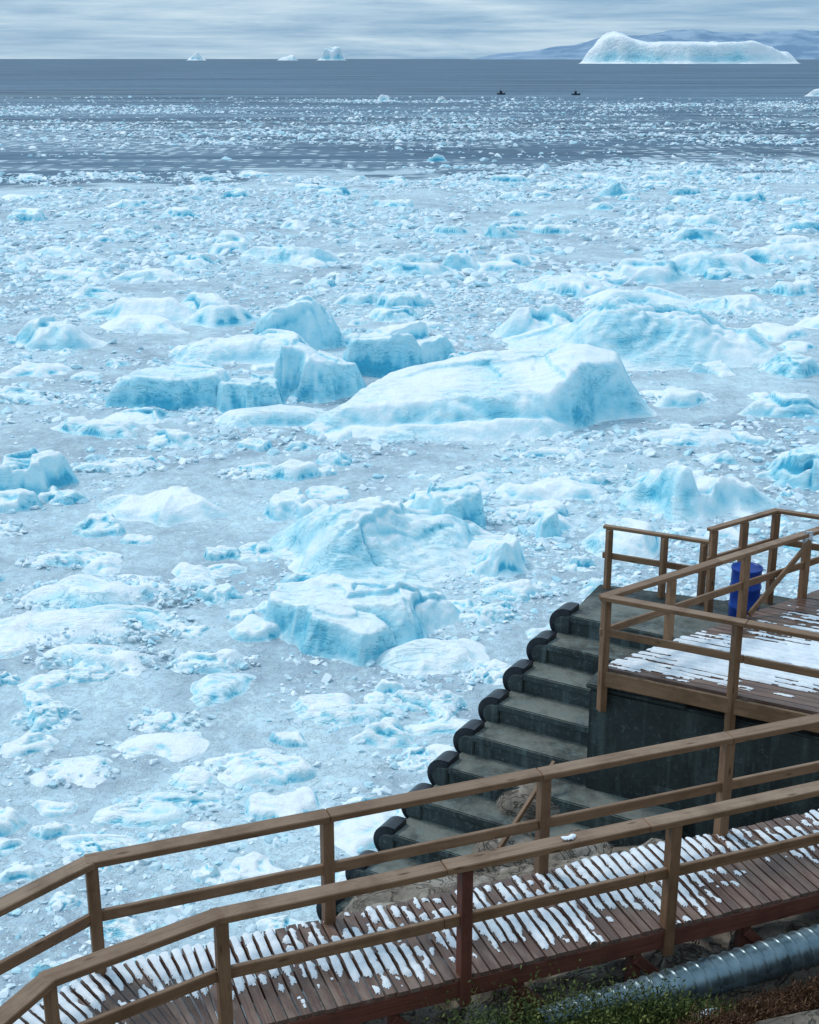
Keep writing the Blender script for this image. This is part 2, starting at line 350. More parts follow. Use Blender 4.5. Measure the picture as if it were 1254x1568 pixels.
for i,(x,y,w,d,h) in enumerate(Rb):
    addb(bergarr(x,y,w,d,h,rot=random.uniform(-.3,.3),seed=300+i*3,edge=.35,cells=9,camp=.3,c2=.16,rough=.25,res=110,nf=1.4))
for i in range(50):   # thin drifting floes close to the shore
    y=random.uniform(21,44);x=random.uniform(-.36*y-1,min(.3*y,-1+(y-20)*.35))
    w=random.uniform(.8,2.8)
    addb(bergarr(x,y,w,w*random.uniform(.5,.8),random.uniform(.12,.26),rot=random.uniform(-.5,.5),seed=1700+i*3,edge=random.uniform(.2,.6),cells=5,camp=.3,c2=.14,rough=.25,res=70,nf=1.2,soft=2))
for i in range(340):
    y=21*(205/21)**(random.random()**.8)
    x=random.uniform(-.37*y-3,.37*y+3)
    if y<32 and x>-1.5+(y-16)*.5: continue
    k=random.uniform(.5,1)**2
    w=min((.5+.030*y)*k*1.6,5);h=w*random.uniform(.09,.20)
    addb(bergarr(x,y,w,w*random.uniform(.5,.9),h,rot=random.uniform(-.5,.5),seed=500+i*3,edge=random.uniform(.2,.75),cells=random.randint(3,7),camp=.3,c2=.12,rough=.22,res=44,nf=1.1,soft=1))
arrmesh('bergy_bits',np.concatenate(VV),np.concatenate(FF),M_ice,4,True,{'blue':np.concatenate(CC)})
# distant bergs
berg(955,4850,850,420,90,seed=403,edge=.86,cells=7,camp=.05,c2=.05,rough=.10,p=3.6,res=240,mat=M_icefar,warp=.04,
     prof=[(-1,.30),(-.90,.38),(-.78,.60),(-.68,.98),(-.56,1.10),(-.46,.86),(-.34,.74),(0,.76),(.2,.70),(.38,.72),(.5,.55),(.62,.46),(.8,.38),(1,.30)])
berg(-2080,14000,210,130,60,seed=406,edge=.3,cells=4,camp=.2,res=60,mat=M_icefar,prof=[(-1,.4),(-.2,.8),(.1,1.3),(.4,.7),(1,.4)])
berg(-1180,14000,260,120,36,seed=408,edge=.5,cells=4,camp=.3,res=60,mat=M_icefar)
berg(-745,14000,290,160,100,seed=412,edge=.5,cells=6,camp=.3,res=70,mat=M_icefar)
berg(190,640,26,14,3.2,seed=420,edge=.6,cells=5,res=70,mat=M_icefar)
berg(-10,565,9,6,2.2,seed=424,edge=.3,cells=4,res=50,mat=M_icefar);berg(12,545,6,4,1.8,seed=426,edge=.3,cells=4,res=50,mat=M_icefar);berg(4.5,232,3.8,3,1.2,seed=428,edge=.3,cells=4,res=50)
# ---------------- chips -----------------
def hull(seed):
    r=np.random.default_rng(seed);bm=bmesh.new()
    for i in range(17):
        p=r.normal(size=3);p/=np.linalg.norm(p);p*=r.uniform(.8,1.08)*.5
        bm.verts.new((p[0]*r.uniform(.8,1.1),p[1]*.75,p[2]*.55))
    bmesh.ops.convex_hull(bm,input=bm.verts)
    for v in [v for v in bm.verts if not v.link_faces]: bm.verts.remove(v)
    bmesh.ops.triangulate(bm,faces=bm.faces);bm.verts.index_update()
    V=np.array([v.co[:] for v in bm.verts]);F=np.array([[v.index for v in f.verts] for f in bm.faces]);bm.free();return V,F
T=[hull(i) for i in range(14)]
P=[]
def scatter(y0,y1,n,s0,s1,pw,fn=None,base=.62,con=1.3):
    y=np.sqrt(RNG.uniform(y0**2,y1**2,n));x=RNG.uniform(-1,1,n)*(.34*y+4)
    s=s0*(s1/s0)**(RNG.uniform(0,1,n)**pw)
    d=fbm(x*.12,y*.12,77,4)+.5*fbm(x*.6,y*.6,78,3)
    keep=RNG.uniform(0,1,n)<np.clip(base+d*con,.05,1)
    if fn is not None: keep&=fn(x,y)
    big=(s>s0*3)&(d<-.15);keep&=~big
    keep&=~((y<30)&(x>1.2+(y-19)*.25)&(y<22))
    P.append(np.stack([x,y,s,s*0],-1)[keep])
edgef=lambda x,y:(y-.38*x+34*fbm(x*.035,y*.035,5,4))<202
scatter(17,46,56000,.045,.45,2.1,base=.40,con=1.8);scatter(44,100,46000,.11,.9,2.0,base=.45,con=1.8)
scatter(98,240,62000,.28,1.8,1.7,edgef,base=.56,con=1.5)
dn=lambda x,y:RNG.uniform(0,1,len(x))<np.clip(2.3*(fbm(x*.010,y*.045,91,4)+.5*fbm(x*.05,y*.15,93,3)+.14)*(1-.5*(y-210)/340),0.02,1)
scatter(188,620,84000,.5,2.4,1.8,dn,.8)
for (x,y,w,d,h) in Rb:
    n=int(w*d*18);a=RNG.uniform(0,6.283,n);q=np.sqrt(RNG.uniform(0,1,n))*.92
    px=x+np.cos(a)*q*w/2;py=y+np.sin(a)*q*d/2;s=.09*(4.2**RNG.uniform(0,1,n)**1.4)*(y/34)**.6
    P.append(np.stack([px,py,s,h*.75*(1-q**2)*RNG.uniform(.5,1,n)],-1))
P=np.concatenate(P);idx=RNG.integers(0,len(T),len(P))
VV=[];FF=[];AA=[];off=0
for k,(tv,tf) in enumerate(T):
    q=P[idx==k];n=len(q)
    a=RNG.uniform(0,2*np.pi,n);til=RNG.normal(0,.22,(n,2))
    c,s_=np.cos(a)[:,None],np.sin(a)[:,None]
    x=tv[None,:,0]*c-tv[None,:,1]*s_;y=tv[None,:,0]*s_+tv[None,:,1]*c;z=np.broadcast_to(tv[None,:,2]*RNG.uniform(.5,1.1,n)[:,None],x.shape)
    z=z+x*til[:,:1]+y*til[:,1:]
    v=np.stack([x*q[:,2:3]+q[:,0:1],y*q[:,2:3]+q[:,1:2],z*q[:,2:3]+RNG.uniform(-.06,.05,n)[:,None]*q[:,2:3]+q[:,3:4]],-1)
    f=tf[None]+(np.arange(n)*len(tv))[:,None,None]+off
    VV.append(v.reshape(-1,3));FF.append(f.reshape(-1,3));AA.append(np.repeat(RNG.uniform(0,1,n)**1.1,len(tv)));off+=n*len(tv)
arrmesh('pack_ice',np.concatenate(VV),np.concatenate(FF),M_chip,3,False,{'rnd':np.concatenate(AA)})
# ---------------- mountains -----------------
def ridge(name,x0,x1,yc,prof,seed):
    nx,ny=220,40;gx=np.linspace(x0,x1,nx);gy=np.linspace(-1,1,ny);X,Yt=np.meshgrid(gx,gy)
    hp=np.interp(gx,[p[0] for p in prof],[p[1] for p in prof])[None]
    z=hp*(1-np.abs(Yt))**.8*(1+.22*fbm(X/900,Yt*3,seed,5))-8
    V=np.stack([X,yc+Yt*3500,z],-1).reshape(-1,3);I=np.arange(nx*ny).reshape(ny,nx)
    F=np.stack([I[:-1,:-1],I[:-1,1:],I[1:,1:],I[1:,:-1]],-1).reshape(-1,4)
    arrmesh(name,V,F,M_mount,4,True)
ridge('mountain_range',1400,16000,34000,[(1400,0),(2200,150),(3000,230),(3900,330),(4600,560),(5600,590),(6600,640),(8000,600),(10000,700),(16000,400)],3)
# ---------------- boats -----------------
def boat(x,y,r):
    e=empty('small_motorboat');bm=bmesh.new();me=bpy.data.meshes.new('hull')
    secs=[(-2.4,.85,.75),(-1,.95,.75),(.8,.85,.8),(1.9,.5,.95),(2.6,.05,1.1)];rows=[]
    for sx,hw,hh in secs: rows.append([bm.verts.new(p) for p in [(sx,-hw,hh),(sx,-hw*.6,0),(sx,hw*.6,0),(sx,hw,hh)]])
    for a,b in zip(rows,rows[1:]):
        for i in range(4): bm.faces.new([a[i],a[(i+1)%4],b[(i+1)%4],b[i]])
    bm.faces.new(rows[0]);bm.faces.new(rows[-1][::-1]);bmesh.ops.recalc_face_normals(bm,faces=bm.faces)
    bm.to_mesh(me);bm.free();me.materials.append(M_boat);link(bpy.data.objects.new('hull',me),e)
    c=box_mesh('wheelhouse',1.3,1.2,1.5,M_boat,.15,e);c.location=(-.3,0,1.5)
    m=box_mesh('mast',.12,.12,1.4,M_boat,.02,e);m.location=(-.6,0,2.8)
    o=box_mesh('outboard_motor',.4,.4,.9,M_boat,.1,e);o.location=(-2.6,0,.8)
    e.location=(x,y,0);e.rotation_euler=(0,0,r);e.scale=(.8,.8,.8)
boat(43,669,.4);boat(77,660,.2)
# ---------------- terrain -----------------
WK=lambda x:9.27+.375*(x-.437)
def terr(x,y):
    s=(y-(WK(x)+.54))*.936
    up=np.minimum(np.minimum(8.20+(-s-.85)*.82,np.maximum(15.85-.8078*y,9.05)),14.8)
    z=np.where(s<-.85,up,8.20-np.maximum(s+.85,0)*.03)
    z=np.where(s>.6,8.157-(s-.6)*.50,z);z=np.where(s>6.2,5.357-(s-6.2)*.9,z)
    xl=np.interp(y,[-10,5,7,8,9,10,13,15,17,19,26],[-4,-2.2,-.9,-.7,-.6,-.3,-.2,-.6,1.6,3.2,9])
    m=ss(0,3.0,xl-x)
    z=z*(1-m)+(-2.5)*m
    z=z+.22*fbm(x*.9,y*.9,61,5)*np.where(s<.3,.2,1)+.14*(1-2*np.abs(fbm(x*2.2,y*2.2,65,4)))*np.where(s<-.6,.4,1)-.08
    return np.maximum(z,-2.5)
gx=np.arange(-14,24,.11);gy=np.arange(-8,30,.11);X,Yg=np.meshgrid(gx,gy);Z=terr(X,Yg)
I=np.arange(X.size).reshape(X.shape);F=np.stack([I[:-1,:-1],I[:-1,1:],I[1:,1:],I[1:,:-1]],-1).reshape(-1,4)
arrmesh('rocky_shore_terrain',np.stack([X,Yg,Z],-1).reshape(-1,3),F,M_rock,4,True)
def boulder(x,y,z,sx,sy,sz,seed):
    bm=bmesh.new();bmesh.ops.create_icosphere(bm,subdivisions=4,radius=1)
    r=random.Random(seed);pl=[(Vector((r.gauss(0,1),r.gauss(0,1),r.gauss(0,.7))).normalized(),r.uniform(.6,.85)) for _ in range(11)]
    for v in bm.verts:
        for n,d in pl:
            k=v.co.dot(n)-d
            if k>0: v.co-=n*k*.95
        f=float(fbm(v.co.x*2+v.co.z,v.co.y*2+seed,seed,4));v.co*=1+.07*f
        v.co=Vector((v.co.x*sx+x,v.co.y*sy+y,v.co.z*sz+z))
    me=bpy.data.meshes.new('boulder');bm.to_mesh(me);bm.free();me.materials.append(M_rock)
    for p_ in me.polygons:p_.use_smooth=True
    link(bpy.data.objects.new('boulder',me))
for b in [(1.75,16.4,6.0,.65,.6,.75,1),(1.35,15.6,5.8,.6,.6,.6,2),(.9,14.9,5.7,.6,.5,.5,3),(2.1,15.4,5.9,.7,.6,.6,4),(1.5,14.2,6.2,.5,.5,.45,5),(3.0,14.6,6.3,.7,.6,.5,6),(2.4,13.6,6.6,.5,.5,.4,8),(3.9,13.9,6.8,.6,.5,.5,9),(1.9,12.6,7.0,.45,.4,.35,21),(2.9,12.9,7.1,.4,.4,.35,22),
          (1.2,9.85,8.2,.35,.25,.26,11),(1.9,10.05,8.25,.3,.25,.26,12),(2.5,10.25,8.25,.35,.25,.28,13),(.7,9.6,8.15,.3,.25,.26,14),(.1,9.3,8.0,.35,.3,.28,15),(3.2,10.5,8.3,.3,.25,.28,16)]: boulder(*b)
# ---------------- walkway -----------------
ZD=9.0
walk=empty('wooden_walkway')
def planks(secs,zt,th,parent,name,mask,snowname,off_uv=0,hang=.03,g=.07,swid=(.08,.92)):
    V=[];F=[];UV=[];R=[];SV=[];SF=[];k=0;so=0
    for A0,A1,B0,B1,n in secs:
        A0,A1,B0,B1=map(np.array,(A0,A1,B0,B1))
        for i in range(n):
            a0=A0+(A1-A0)*(i+g)/n;a1=A0+(A1-A0)*(i+1-g)/n;b0=B0+(B1-B0)*(i+g)/n;b1=B0+(B1-B0)*(i+1-g)/n
            dv=(b0-a0);Lb=np.linalg.norm(dv);dv=dv/Lb;j1,j2=RNG.uniform(-.012,.012,2)
            a0=a0-dv*(hang+j1);a1=a1-dv*(hang+j1);b0=b0+dv*(hang+j2);b1=b1+dv*(hang+j2)
            dz=RNG.uniform(-.004,.004);o=len(V)
            for zz in (zt+dz-th,zt+dz):
                for p in (a0,a1,b1,b0): V.append((p[0],p[1],zz))
            fs=[(0,3,2,1),(4,5,6,7),(0,1,5,4),(1,2,6,5),(2,3,7,6),(3,0,4,7)]
            wv=np.linalg.norm(a1-a0);u={0:(0,0),1:(0,wv),2:(Lb,wv),3:(Lb,0),4:(0,.01),5:(0,wv),6:(Lb,wv),7:(Lb,.01)}
            for f in fs:
                F.append([o+q for q in f]);UV+= [(u[q][0]+k*1.7,u[q][1]+k*.35+off_uv) for q in f]
            R+= [RNG.uniform()]*8
            nl=max(int(Lb/.014),4);nw=7
            ti=np.linspace(0,1,nl+1);wi=np.linspace(swid[0],swid[1],nw+1);tt,ww=np.meshgrid(ti,wi)
            ww=ww+.07*fbm(tt*9*Lb,ww*0+k*3.1,71,3)
            px=(a0[0]*(1-ww)+a1[0]*ww)*(1-tt)+(b0[0]*(1-ww)+b1[0]*ww)*tt
            py=(a0[1]*(1-ww)+a1[1]*ww)*(1-tt)+(b0[1]*(1-ww)+b1[1]*ww)*tt
            mk=mask(px,py,tt)+RNG.uniform(-.16,.12)-1.3*np.abs(ww-.5-RNG.uniform(-.25,.25))**2
            hz=zt+dz+.002+.028*np.clip(mk*2.0,0,1)**.6*(1-.5*(2*np.abs(ww-.5))**3)
            SV.append(np.stack([px,py,hz],-1).reshape(-1,3))
            Ig=np.arange(mk.size).reshape(mk.shape)+so;so+=mk.size
            Fq=np.stack([Ig[:-1,:-1],Ig[1:,:-1],Ig[1:,1:],Ig[:-1,1:]],-1).reshape(-1,4)
            mm=(mk[:-1,:-1]+mk[1:,:-1]+mk[1:,1:]+mk[:-1,1:]).reshape(-1)
            SF.append(Fq[mm>0]);k+=1
    arrmesh(name,V,F,M_deck,4,False,{'rnd':R},UV,parent)
    arrmesh(snowname,np.concatenate(SV),np.concatenate(SF),M_snow,4,True,None,None,parent)
u1=np.array([.9363,.3511]);n1=np.array([-.3511,.9363]);W=1.08
O=np.array([.437,9.27])
nb=O+u1*(-1.975);fb_s=nb+n1*W;fb=np.array([-2.50,9.30])
end=O+u1*7
nb2=np.array([-1.72,8.34]);n2=np.array([-2.47,7.86]);n3=np.array([-2.95,6.9]);f2=np.array([-3.25,8.45]);f3=np.array([-4.0,7.2])
def mk1(x,y,t):
    m=fbm(x*1.7,y*1.7,201,4)*1.15+.6*fbm(x*11,y*11,203,3)
    b=np.interp(t,[0,.25,.5,.72,.95,1],[-.18,-.03,.04,.24,.42,.25])
    b=b+np.interp(x,[-3,-1.2,-.2,1,3,4],[.22,.18,.10,.03,.03,.03])
    return m+b
nA=int(round(np.linalg.norm(end-nb)/.1))
planks([(nb,end,fb_s,end+n1*W,nA),(nb2,nb,fb,fb_s,8),(n2,nb2,f2,fb,12),(n3,n2,f3,f2,14)],ZD,.035,walk,'deck_boards',mk1,'deck_snow',g=.085)
def P3(p,z): return (float(p[0]),float(p[1]),z)
for nm,a,b in [('edge_beam_near',nb-n1*.0,end),('edge_beam_far',fb_s,end+n1*W),('joist_middle',nb+n1*.5*W,end+n1*.5*W),('edge_beam_bend_near',n2,nb),('edge_beam_bend_far',f2,fb),('edge_beam_bend',fb,fb_s),('edge_beam_near_end',n3,n2),('edge_beam_far_end',f3,f2)]:
    beam(nm,P3(a,ZD-.125),P3(b,ZD-.125),.06,.17,M_wood_red,walk)
for i in range(8):
    a=O+u1*(-1.7+i*1.1)
    for q,nm in ((.06,'support_post'),(W-.08,'support_post')):
        p=a+n1*q;zb=float(terr(np.array([p[0]]),np.array([p[1]]))[0])-.3
        beam(nm,P3(p,max(zb,5.5)),P3(p,ZD-.22),.1,.1,M_wood_red,walk)
    beam('cross_brace',P3(a+n1*.02,ZD-.28),P3(a+n1*.02+u1*.45,ZD-.75),.05,.09,M_wood_red,walk)
    beam('cross_joist',P3(a,ZD-.27),P3(a+n1*W,ZD-.27),.08,.1,M_wood_red,walk)
def railing(name,pts,zt,posts,offn,zmid,low=.45,h=None,mats=None,capw=.15,capt=.06,midt=.10):
    e=empty(name)
    for i,(a,b) in enumerate(zip(pts,pts[1:])):
        a=np.array(a);b=np.array(b);d=(b-a)/np.linalg.norm(b-a);L=np.linalg.norm(b-a);nseg=max(1,round(L/1.9)) 
        za,zb=(zt,zt)
        ex=.045
        for k in range(nseg):
            q0=k/nseg;q1=(k+1)/nseg
            A=a+(b-a)*q0-d*(ex if k==0 and i>0 else (0 if k else .06))+d*.002;B=a+(b-a)*q1+d*(ex if k==nseg-1 and i<len(pts)-2 else 0)-d*.002
            dz=.0015*(i%2)+random.uniform(0,.005);dz2=random.uniform(0,.005)
            beam('top_rail',P3(A,za-capt/2+dz),P3(B,zb-capt/2+dz2),capw,capt,M_wood,e)
            if zmid: beam('mid_rail',P3(A,za-zmid),P3(B,zb-zmid),.045,midt,M_wood,e)
    for i,pp in enumerate(posts):
        z=pp[2] if len(pp)>2 else zt
        beam('post',P3(pp,z-1.05-low),P3(pp,z-capt-.001),.095,.115,(mats or {}).get(i,M_wood),e)
    return e
nn_=lambda a,o=0.0:O+u1*a+n1*o
far=lambda a:O+n1*W+u1*a
nr=[nn_(7),nn_(-1.975),n2,n3]
railing('wooden_railing',nr,10.05,[nn_(-1.95),nn_(0),nn_(1.88),nn_(3.9),nn_(5.8),n2],n1,.53,low=.28,mats={1:M_wood_red})
railing('wooden_railing',[far(7),fb,f2,f3],10.05,[fb,far(-.80),far(1.21),far(3.1),far(5.),f3],n1,.53,low=.28)
addsn=bergarr(1.28,9.58,.26,.10,.03,rot=.36,seed=9,edge=.3,res=40,soft=1);Vs=addsn[0].copy();Vs[:,2]=np.maximum(Vs[:,2]+.02,0)+10.054
arrmesh('snow_patch',Vs,addsn[1],M_snow,4,True)
# ---------------- platform -----------------
ZP=8.5;plat=empty('wooden_platform')
c0=np.array([2.49,16.2]);fd=np.array([.883,-.47]);ld=np.array([.80,.60])
def mk2(x,y,t):
    m=fbm(x*.9,y*.9,221,4)*.9+.5*fbm(x*6,y*6,223,3)
    g=np.exp(-(((x-4.7)/1.7)**2+((y-16.3)/.9)**2))*1.2+np.exp(-(((x-6.4)/.8)**2+((y-17.9)/.5)**2))*.7+np.exp(-(((x-2.9)/.3)**2+((y-16.25)/.2)**2))*.5
    return m*.55+g-.36
c1=c0+fd*5.5;c3=c0+ld*6.5
pl=c0+ld*6.5+fd*5.5
planks([(c0,c3,c1,pl,48)],ZP,.04,plat,'deck_boards',mk2,'deck_snow',hang=.02,g=.045,swid=(-.04,1.04))
beam('rim_beam_front',P3(c0-fd*.02,ZP-.15),P3(c1,ZP-.15),.07,.21,M_wood,plat)
beam('rim_beam_side',P3(c0+ld*.05,ZP-.15),P3(c3,ZP-.15),.07,.21,M_wood,plat)
for k in range(1,6):
    beam('joist',P3(c0+fd*k*.9+ld*.1,ZP-.16),P3(c3+fd*k*.9,ZP-.16),.06,.2,M_wood_red,plat)
zr=ZP+1.0
e=railing('wooden_railing',[c1,c0,c0+ld*6.5],zr,[],n1,.5,capw=.14)
for pp,lo in [(c0+fd*.03,.62),(c0+fd*1.72,.55),(c0+fd*3.5,.55),(c0+ld*1.25,.1),(c0+ld*2.75,.1),(c0+ld*4.1,.1),(c0+ld*5.6,.1)]:
    beam('post',P3(pp,ZP-lo),P3(pp,zr-.062),.095,.115,M_wood,e)
beam('diagonal_brace',P3(c0+ld*2.8+np.array([.06,-.05]),ZP+.05),P3(c0+ld*4.05+np.array([.06,-.05]),zr-.12),.04,.09,M_wood,e)
sg=box_mesh('notice_board',.14,.012,.18,M_sign,.003,e);pz=c0+ld*4.1;sg.location=(pz[0]-.02,pz[1]-.085,zr-.05)
ra=[(3.12,20.35),(4.62,19.6)]
e=railing('wooden_railing',ra,9.02,[],n1,.5,capw=.10,capt=.05)
for pp in [(3.15,20.3),(3.95,19.92),(4.5,19.62)]: beam('post',P3(pp,7.95),P3(pp,8.968),.09,.1,M_wood,e)
rb=[(4.42,18.85),(5.57,19.7),(7.6,18.6)]
e=railing('wooden_railing',rb,9.5,[],n1,.5,capw=.11,capt=.05)
for pp in [(4.46,18.88),(5.0,19.27),(5.57,19.66),(6.6,19.1)]: beam('post',P3(pp,7.95),P3(pp,9.448),.1,.1,M_wood,e)
st=empty('concrete_steps')
prism('landing',[(2.32,19.0),(3.05,20.5),(4.9,19.8),(5.6,20.1),(8.2,18.7),(8.5,17.2),(5.2,17.22),(4.7,17.6)],5.0,7.98,M_concd,st,.03)
wl=empty('concrete_retaining_wall')
w0=c0+np.array([-.12,.15])
prism('wall_front',[tuple(w0),tuple(w0+fd*6),tuple(w0+fd*6+np.array([.25,.45])),tuple(w0+np.array([.25,.45]))],5.0,8.12,M_concd,wl,.03)
prism('wall_cap',[tuple(w0-fd*.06-np.array([0,.03])),tuple(w0+fd*1.3-np.array([0,.03])),tuple(w0+fd*1.3+np.array([.3,.5])),tuple(w0+np.array([.2,.5]))],8.122,8.19,M_concd,wl,.02)
sd=np.array([.862,-.507]);sn=np.array([-.507,-.862])
a0=np.array([2.20,18.95])
NS=13
for k in range(NS):
    lp=a0+sn*(.52*k)-sd*(.125*k);z=8.12-.295*k;Ln=3.4 if k<6 else 2.6
    def slab(nm,d0,d1,z0,z1,l0,l1):
        return prism(nm,[tuple(lp+sd*l0-sn*d1),tuple(lp+sd*l1-sn*d1),tuple(lp+sd*l1-sn*d0),tuple(lp+sd*l0-sn*d0)],z0,z1,M_conc,st,.015)
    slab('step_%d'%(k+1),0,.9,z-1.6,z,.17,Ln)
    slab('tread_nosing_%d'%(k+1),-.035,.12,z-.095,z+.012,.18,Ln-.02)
    def dshape(nm,R,f0,f1,mat,zc,cx_=.15):
        bm=bmesh.new();prof=[]
        for i in range(17):
            a=math.pi/2+math.pi*i/16;prof.append((cx_+R*1.0*math.cos(a),R*math.sin(a)))
        prof+=[(.24,-R),(.24,R)];fr=[];bk=[]
        for (l,zz) in prof:
            p=lp+sd*l;pf=p+sn*f0;pb=p-sn*f1
            fr.append(bm.verts.new((pf[0],pf[1],zc+zz)));bk.append(bm.verts.new((pb[0],pb[1],zc+zz)))
        n=len(prof)
        for i in range(n): bm.faces.new([fr[i],fr[(i+1)%n],bk[(i+1)%n],bk[i]])
        bm.faces.new(fr[::-1]);bm.faces.new(bk);bmesh.ops.recalc_face_normals(bm,faces=bm.faces)
        ed=[e_ for e_ in bm.edges if all(v in fr for v in e_.verts)]
        bmesh.ops.bevel(bm,geom=ed,offset=.012,segments=2,affect='EDGES')
        me=bpy.data.meshes.new(nm);bm.to_mesh(me);bm.free();me.materials.append(mat);link(bpy.data.objects.new(nm,me),st)
    dshape('rubber_fender_%d'%(k+1),.25,.03,.30,M_rub,z-.16)
    dshape('rounded_step_end_%d'%(k+1),.17,.045,.28,M_conc,z-.185,.16)
beam('loose_timber',(1.15,15.3,6.35),(1.95,16.4,7.0),.05,.07,M_wood,st)
bm=bmesh.new();prof=[(.24,0),(.25,.02),(.25,.28),(.262,.30),(.262,.33),(.25,.35),(.25,.60),(.262,.62),(.262,.65),(.25,.67),(.25,.90),(.262,.92),(.262,.95),(.23,.95),(.225,.93)]
rings=[[bm.verts.new((.88*r*math.cos(t*math.pi/16),.88*r*math.sin(t*math.pi/16),z*.95)) for t in range(32)] for r,z in prof]
for a,b in zip(rings,rings[1:]):
    for i in range(32): bm.faces.new([a[i],a[(i+1)%32],b[(i+1)%32],b[i]])
bm.faces.new(rings[0][::-1]);bm.faces.new(rings[-1])
me=bpy.data.meshes.new('plastic_barrel');bm.to_mesh(me);bm.free();me.materials.append(M_blue)
for p_ in me.polygons: p_.use_smooth=len(p_.vertices)==4
ob=link(bpy.data.objects.new('plastic_barrel',me));ob.location=(4.98,18.85,7.985)
# ---------------- pipe -----------------
pa=Vector((1.05,9.08,8.62));pb=Vector((7.0,11.46,8.80));d=(pb-pa);Lp=d.length;x=d.normalized();y=Vector((0,0,1)).cross(x).normalized();zc=x.cross(y)
nl=900;nr_=40;tt=np.linspace(0,Lp,nl);th=np.linspace(0,2*np.pi,nr_,endpoint=False);TT,TH=np.meshgrid(tt,th,indexing='ij')
ph=((TT/.115)-TH/(2*np.pi))%1;R_=.155+.011*np.exp(-((ph-.5)/.08)**2)
PV=np.array(pa)[None,None]+TT[...,None]*np.array(x)+ (R_*np.cos(TH))[...,None]*np.array(y)+(R_*np.sin(TH))[...,None]*np.array(zc)
I=np.arange(nl*nr_).reshape(nl,nr_);J=np.roll(I,-1,1)
arrmesh('metal_pipe',PV.reshape(-1,3),np.stack([I[:-1],J[:-1],J[1:],I[1:]],-1).reshape(-1,4),M_steel,4,True)
# ---------------- shrubs -----------------
def leafmat(name,a,b,c):
    N=NT(name);r=N.n('ShaderNodeAttribute',attribute_name='rnd').outputs['Fac'];return N.fin(N.ramp(r,[(0,a),(.5,b),(1,c)]),.7,None,.2)
M_leaf=leafmat('juniper_foliage',(.022,.036,.012),(.10,.125,.032),(.23,.23,.07));M_leafr=leafmat('dwarf_birch_twigs',(.05,.022,.014),(.13,.06,.032),(.20,.13,.065))
def shrub(name,cl,mat,n,ln,wd):
    V=[];F=[];R=[]
    for (cx,off_,rx,ry,rz) in cl:
        cy=float(WK(cx))+.54-off_
        for i in range(n):
            a=random.uniform(0,6.283);q=math.sqrt(random.random());bx=cx+rx*q*.7*math.cos(a);by=cy+ry*q*.7*math.sin(a)
            zb=float(terr(np.array([bx]),np.array([by]))[0])-.02
            dirv=Vector((math.cos(a)*q*.9+random.gauss(0,.3),math.sin(a)*q*.7+random.gauss(0,.25),1.1)).normalized()
            hgt=rz*random.uniform(.45,1.15)*(1-.45*q);sh=random.random()
            for j in range(11):
                t=.15+.85*j/10;c=Vector((bx,by,zb))+dirv*hgt*t
                dd=(dirv*.7+Vector((random.gauss(0,1),random.gauss(0,1),random.gauss(0,.5)))).normalized()
                sd_=dd.cross(Vector((random.random(),random.random(),random.random()))).normalized()
                l=ln*random.uniform(.6,1.3);w_=wd;o=len(V)
                V+= [tuple(c),tuple(c+dd*l*.5+sd_*w_),tuple(c+dd*l),tuple(c+dd*l*.5-sd_*w_)];F.append((o,o+1,o+2,o+3));R+=[min(1,max(0,sh*.5+.5*t*random.random()))]*4
    arrmesh(name,V,F,mat,4,False,{'rnd':R})
shrub('juniper_shrub',[(.40,1.22,.20,.16,.90),(.68,1.22,.22,.18,1.0),(1.0,1.24,.24,.18,.92),(1.3,1.26,.22,.18,.94),(1.62,1.28,.24,.18,.80),(1.95,1.34,.22,.18,.62)],M_leaf,640,.042,.008)
shrub('juniper_shrub',[(2.3,1.50,.26,.2,.36),(1.5,1.45,.4,.2,.55),(.8,1.4,.4,.2,.65)],M_leaf,520,.042,.008)
shrub('dwarf_birch_shrub',[(2.65,1.45,.3,.2,.26),(2.95,1.42,.3,.2,.26),(3.3,1.42,.3,.25,.28),(3.65,1.45,.3,.25,.30),(2.8,1.65,.4,.2,.24),(3.3,1.65,.4,.2,.26),(2.3,1.75,.4,.2,.24),(3.8,1.65,.4,.2,.26)],M_leafr,620,.045,.0045)
VV=[];FF=[];off=0
for (sx,o_,rx,ry,zo) in [(2.15,1.28,.32,.12,.05),(2.75,1.25,.30,.07,.04),(3.4,1.25,.3,.06,.04),(2.4,1.48,.22,.12,.06),(1.9,1.12,.2,.07,.04)]:
    gx=np.linspace(-1.2,1.2,60);gy=np.linspace(-1.2,1.2,40);X,Yg=np.meshgrid(gx,gy)
    sy=float(WK(sx))+.54-o_
    wx=sx+X*rx;wy=sy+Yg*ry+.375*X*rx;mk=1-np.sqrt(X**2+Yg**2)+.7*fbm(wx*9,wy*9,33,4)
    Zs=terr(wx,wy)+zo+.14*np.clip(mk,-.2,1);I=np.arange(X.size).reshape(X.shape)
    F=np.stack([I[:-1,:-1],I[:-1,1:],I[1:,1:],I[1:,:-1]],-1).reshape(-1,4);F=F[mk.reshape(-1)[F].mean(1)>0]
    VV.append(np.stack([wx,wy,Zs],-1).reshape(-1,3));FF.append(F+off);off+=X.size
arrmesh('snow_patch',np.concatenate(VV),np.concatenate(FF),M_snow,4,True)
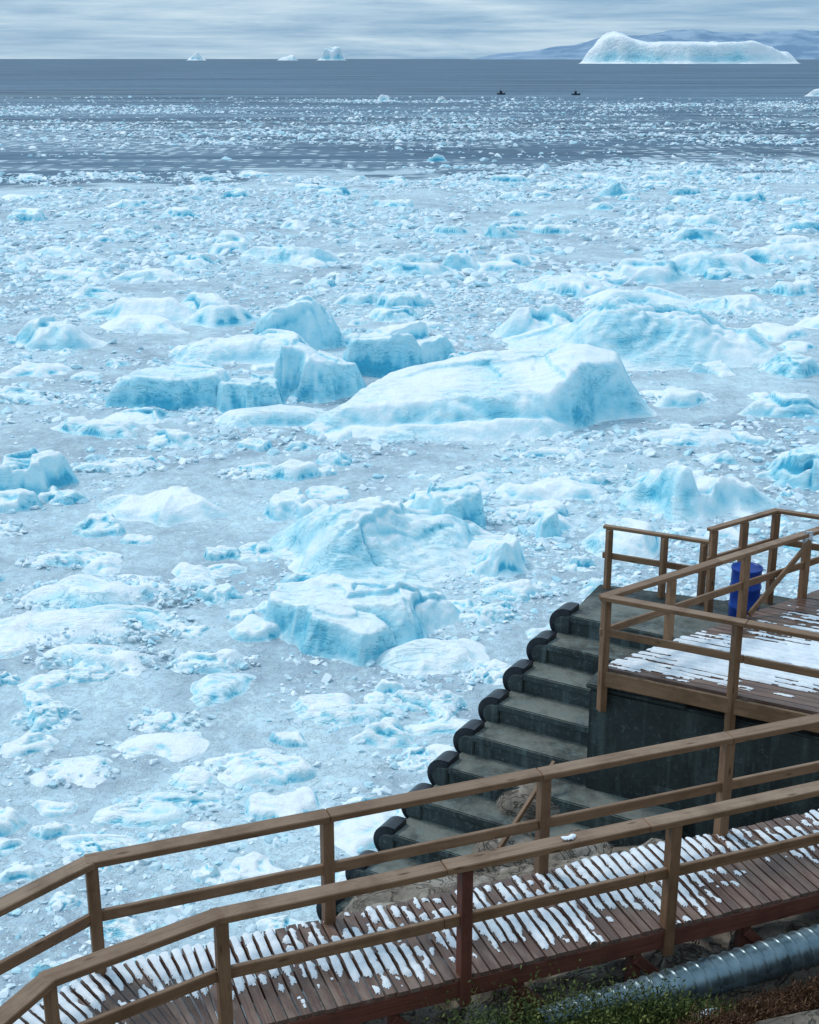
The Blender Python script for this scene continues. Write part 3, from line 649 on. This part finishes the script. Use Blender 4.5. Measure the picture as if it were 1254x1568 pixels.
# ---------------- world / sun -----------------
sunv=Vector((-.55,.45,.95)).normalized();el=math.asin(sunv.z);az=math.atan2(sunv.x,sunv.y)
w=bpy.data.worlds.new('World');S.world=w;w.use_nodes=True;t=w.node_tree;bg=t.nodes['Background'];bg.inputs['Strength'].default_value=.1
sky=t.nodes.new('ShaderNodeTexSky');sky.sky_type='NISHITA';sky.sun_disc=False;sky.sun_elevation=el;sky.sun_rotation=az
tc=t.nodes.new('ShaderNodeTexCoord')
def wmap(sc):
    m=t.nodes.new('ShaderNodeMapping');m.inputs['Scale'].default_value=sc;t.links.new(tc.outputs['Generated'],m.inputs[0]);return m.outputs[0]
def wnoise(v,s,d=5,r=.6,di=.3):
    n=t.nodes.new('ShaderNodeTexNoise');t.links.new(v,n.inputs['Vector']);n.inputs['Scale'].default_value=s;n.inputs['Detail'].default_value=d;n.inputs['Roughness'].default_value=r;n.inputs['Distortion'].default_value=di;return n.outputs['Fac']
a=wnoise(wmap((1,1,11)),5.5,6,.62,.8);b=wnoise(wmap((1.5,1.5,24)),8.)
def wm(op,x,y,z=None):
    n=t.nodes.new('ShaderNodeMath');n.operation=op
    for i,q in enumerate((x,y,z)):
        if q is None: continue
        if hasattr(q,'is_linked'): t.links.new(q,n.inputs[i])
        else: n.inputs[i].default_value=q
    return n.outputs[0]
f=wm('MULTIPLY_ADD',a,.65,wm('MULTIPLY',b,.35))
rp=t.nodes.new('ShaderNodeValToRGB');t.links.new(f,rp.inputs[0]);e=rp.color_ramp.elements
e[0].position=.38;e[0].color=(.25,.42,.60,1);e[1].position=.62;e[1].color=(.56,.71,.82,1);q=e.new(.5);q.color=(.40,.57,.72,1)
sx=t.nodes.new('ShaderNodeSeparateXYZ');t.links.new(tc.outputs['Generated'],sx.inputs[0])
zz=wm('MAXIMUM',sx.outputs[2],0.);scl=wm('MULTIPLY_ADD',wm('MINIMUM',wm('MULTIPLY',zz,1.6),1.),3.6,10.6)
mul=t.nodes.new('ShaderNodeVectorMath');mul.operation='SCALE';t.links.new(rp.outputs[0],mul.inputs[0]);t.links.new(scl,mul.inputs['Scale'])
mx=t.nodes.new('ShaderNodeMix');mx.data_type='RGBA';mx.inputs[0].default_value=.94;t.links.new(sky.outputs[0],mx.inputs[6]);t.links.new(mul.outputs[0],mx.inputs[7])
t.links.new(mx.outputs[2],bg.inputs['Color'])
sl=bpy.data.lights.new('sun','SUN');sl.energy=1.45;sl.angle=math.radians(13);sl.color=(1,.96,.90)
so=link(bpy.data.objects.new('sun',sl));so.rotation_euler=sunv.to_track_quat('Z','Y').to_euler()
# ---------------- camera -----------------
cam=bpy.data.cameras.new('camera');cam.sensor_fit='VERTICAL';cam.sensor_height=36;cam.sensor_width=36;cam.lens=48;cam.clip_start=.1;cam.clip_end=120000
co=link(bpy.data.objects.new('camera',cam));co.location=(0,0,H);co.rotation_euler=(math.radians(90-18.37),0,0);S.camera=co
print('chips',len(P))
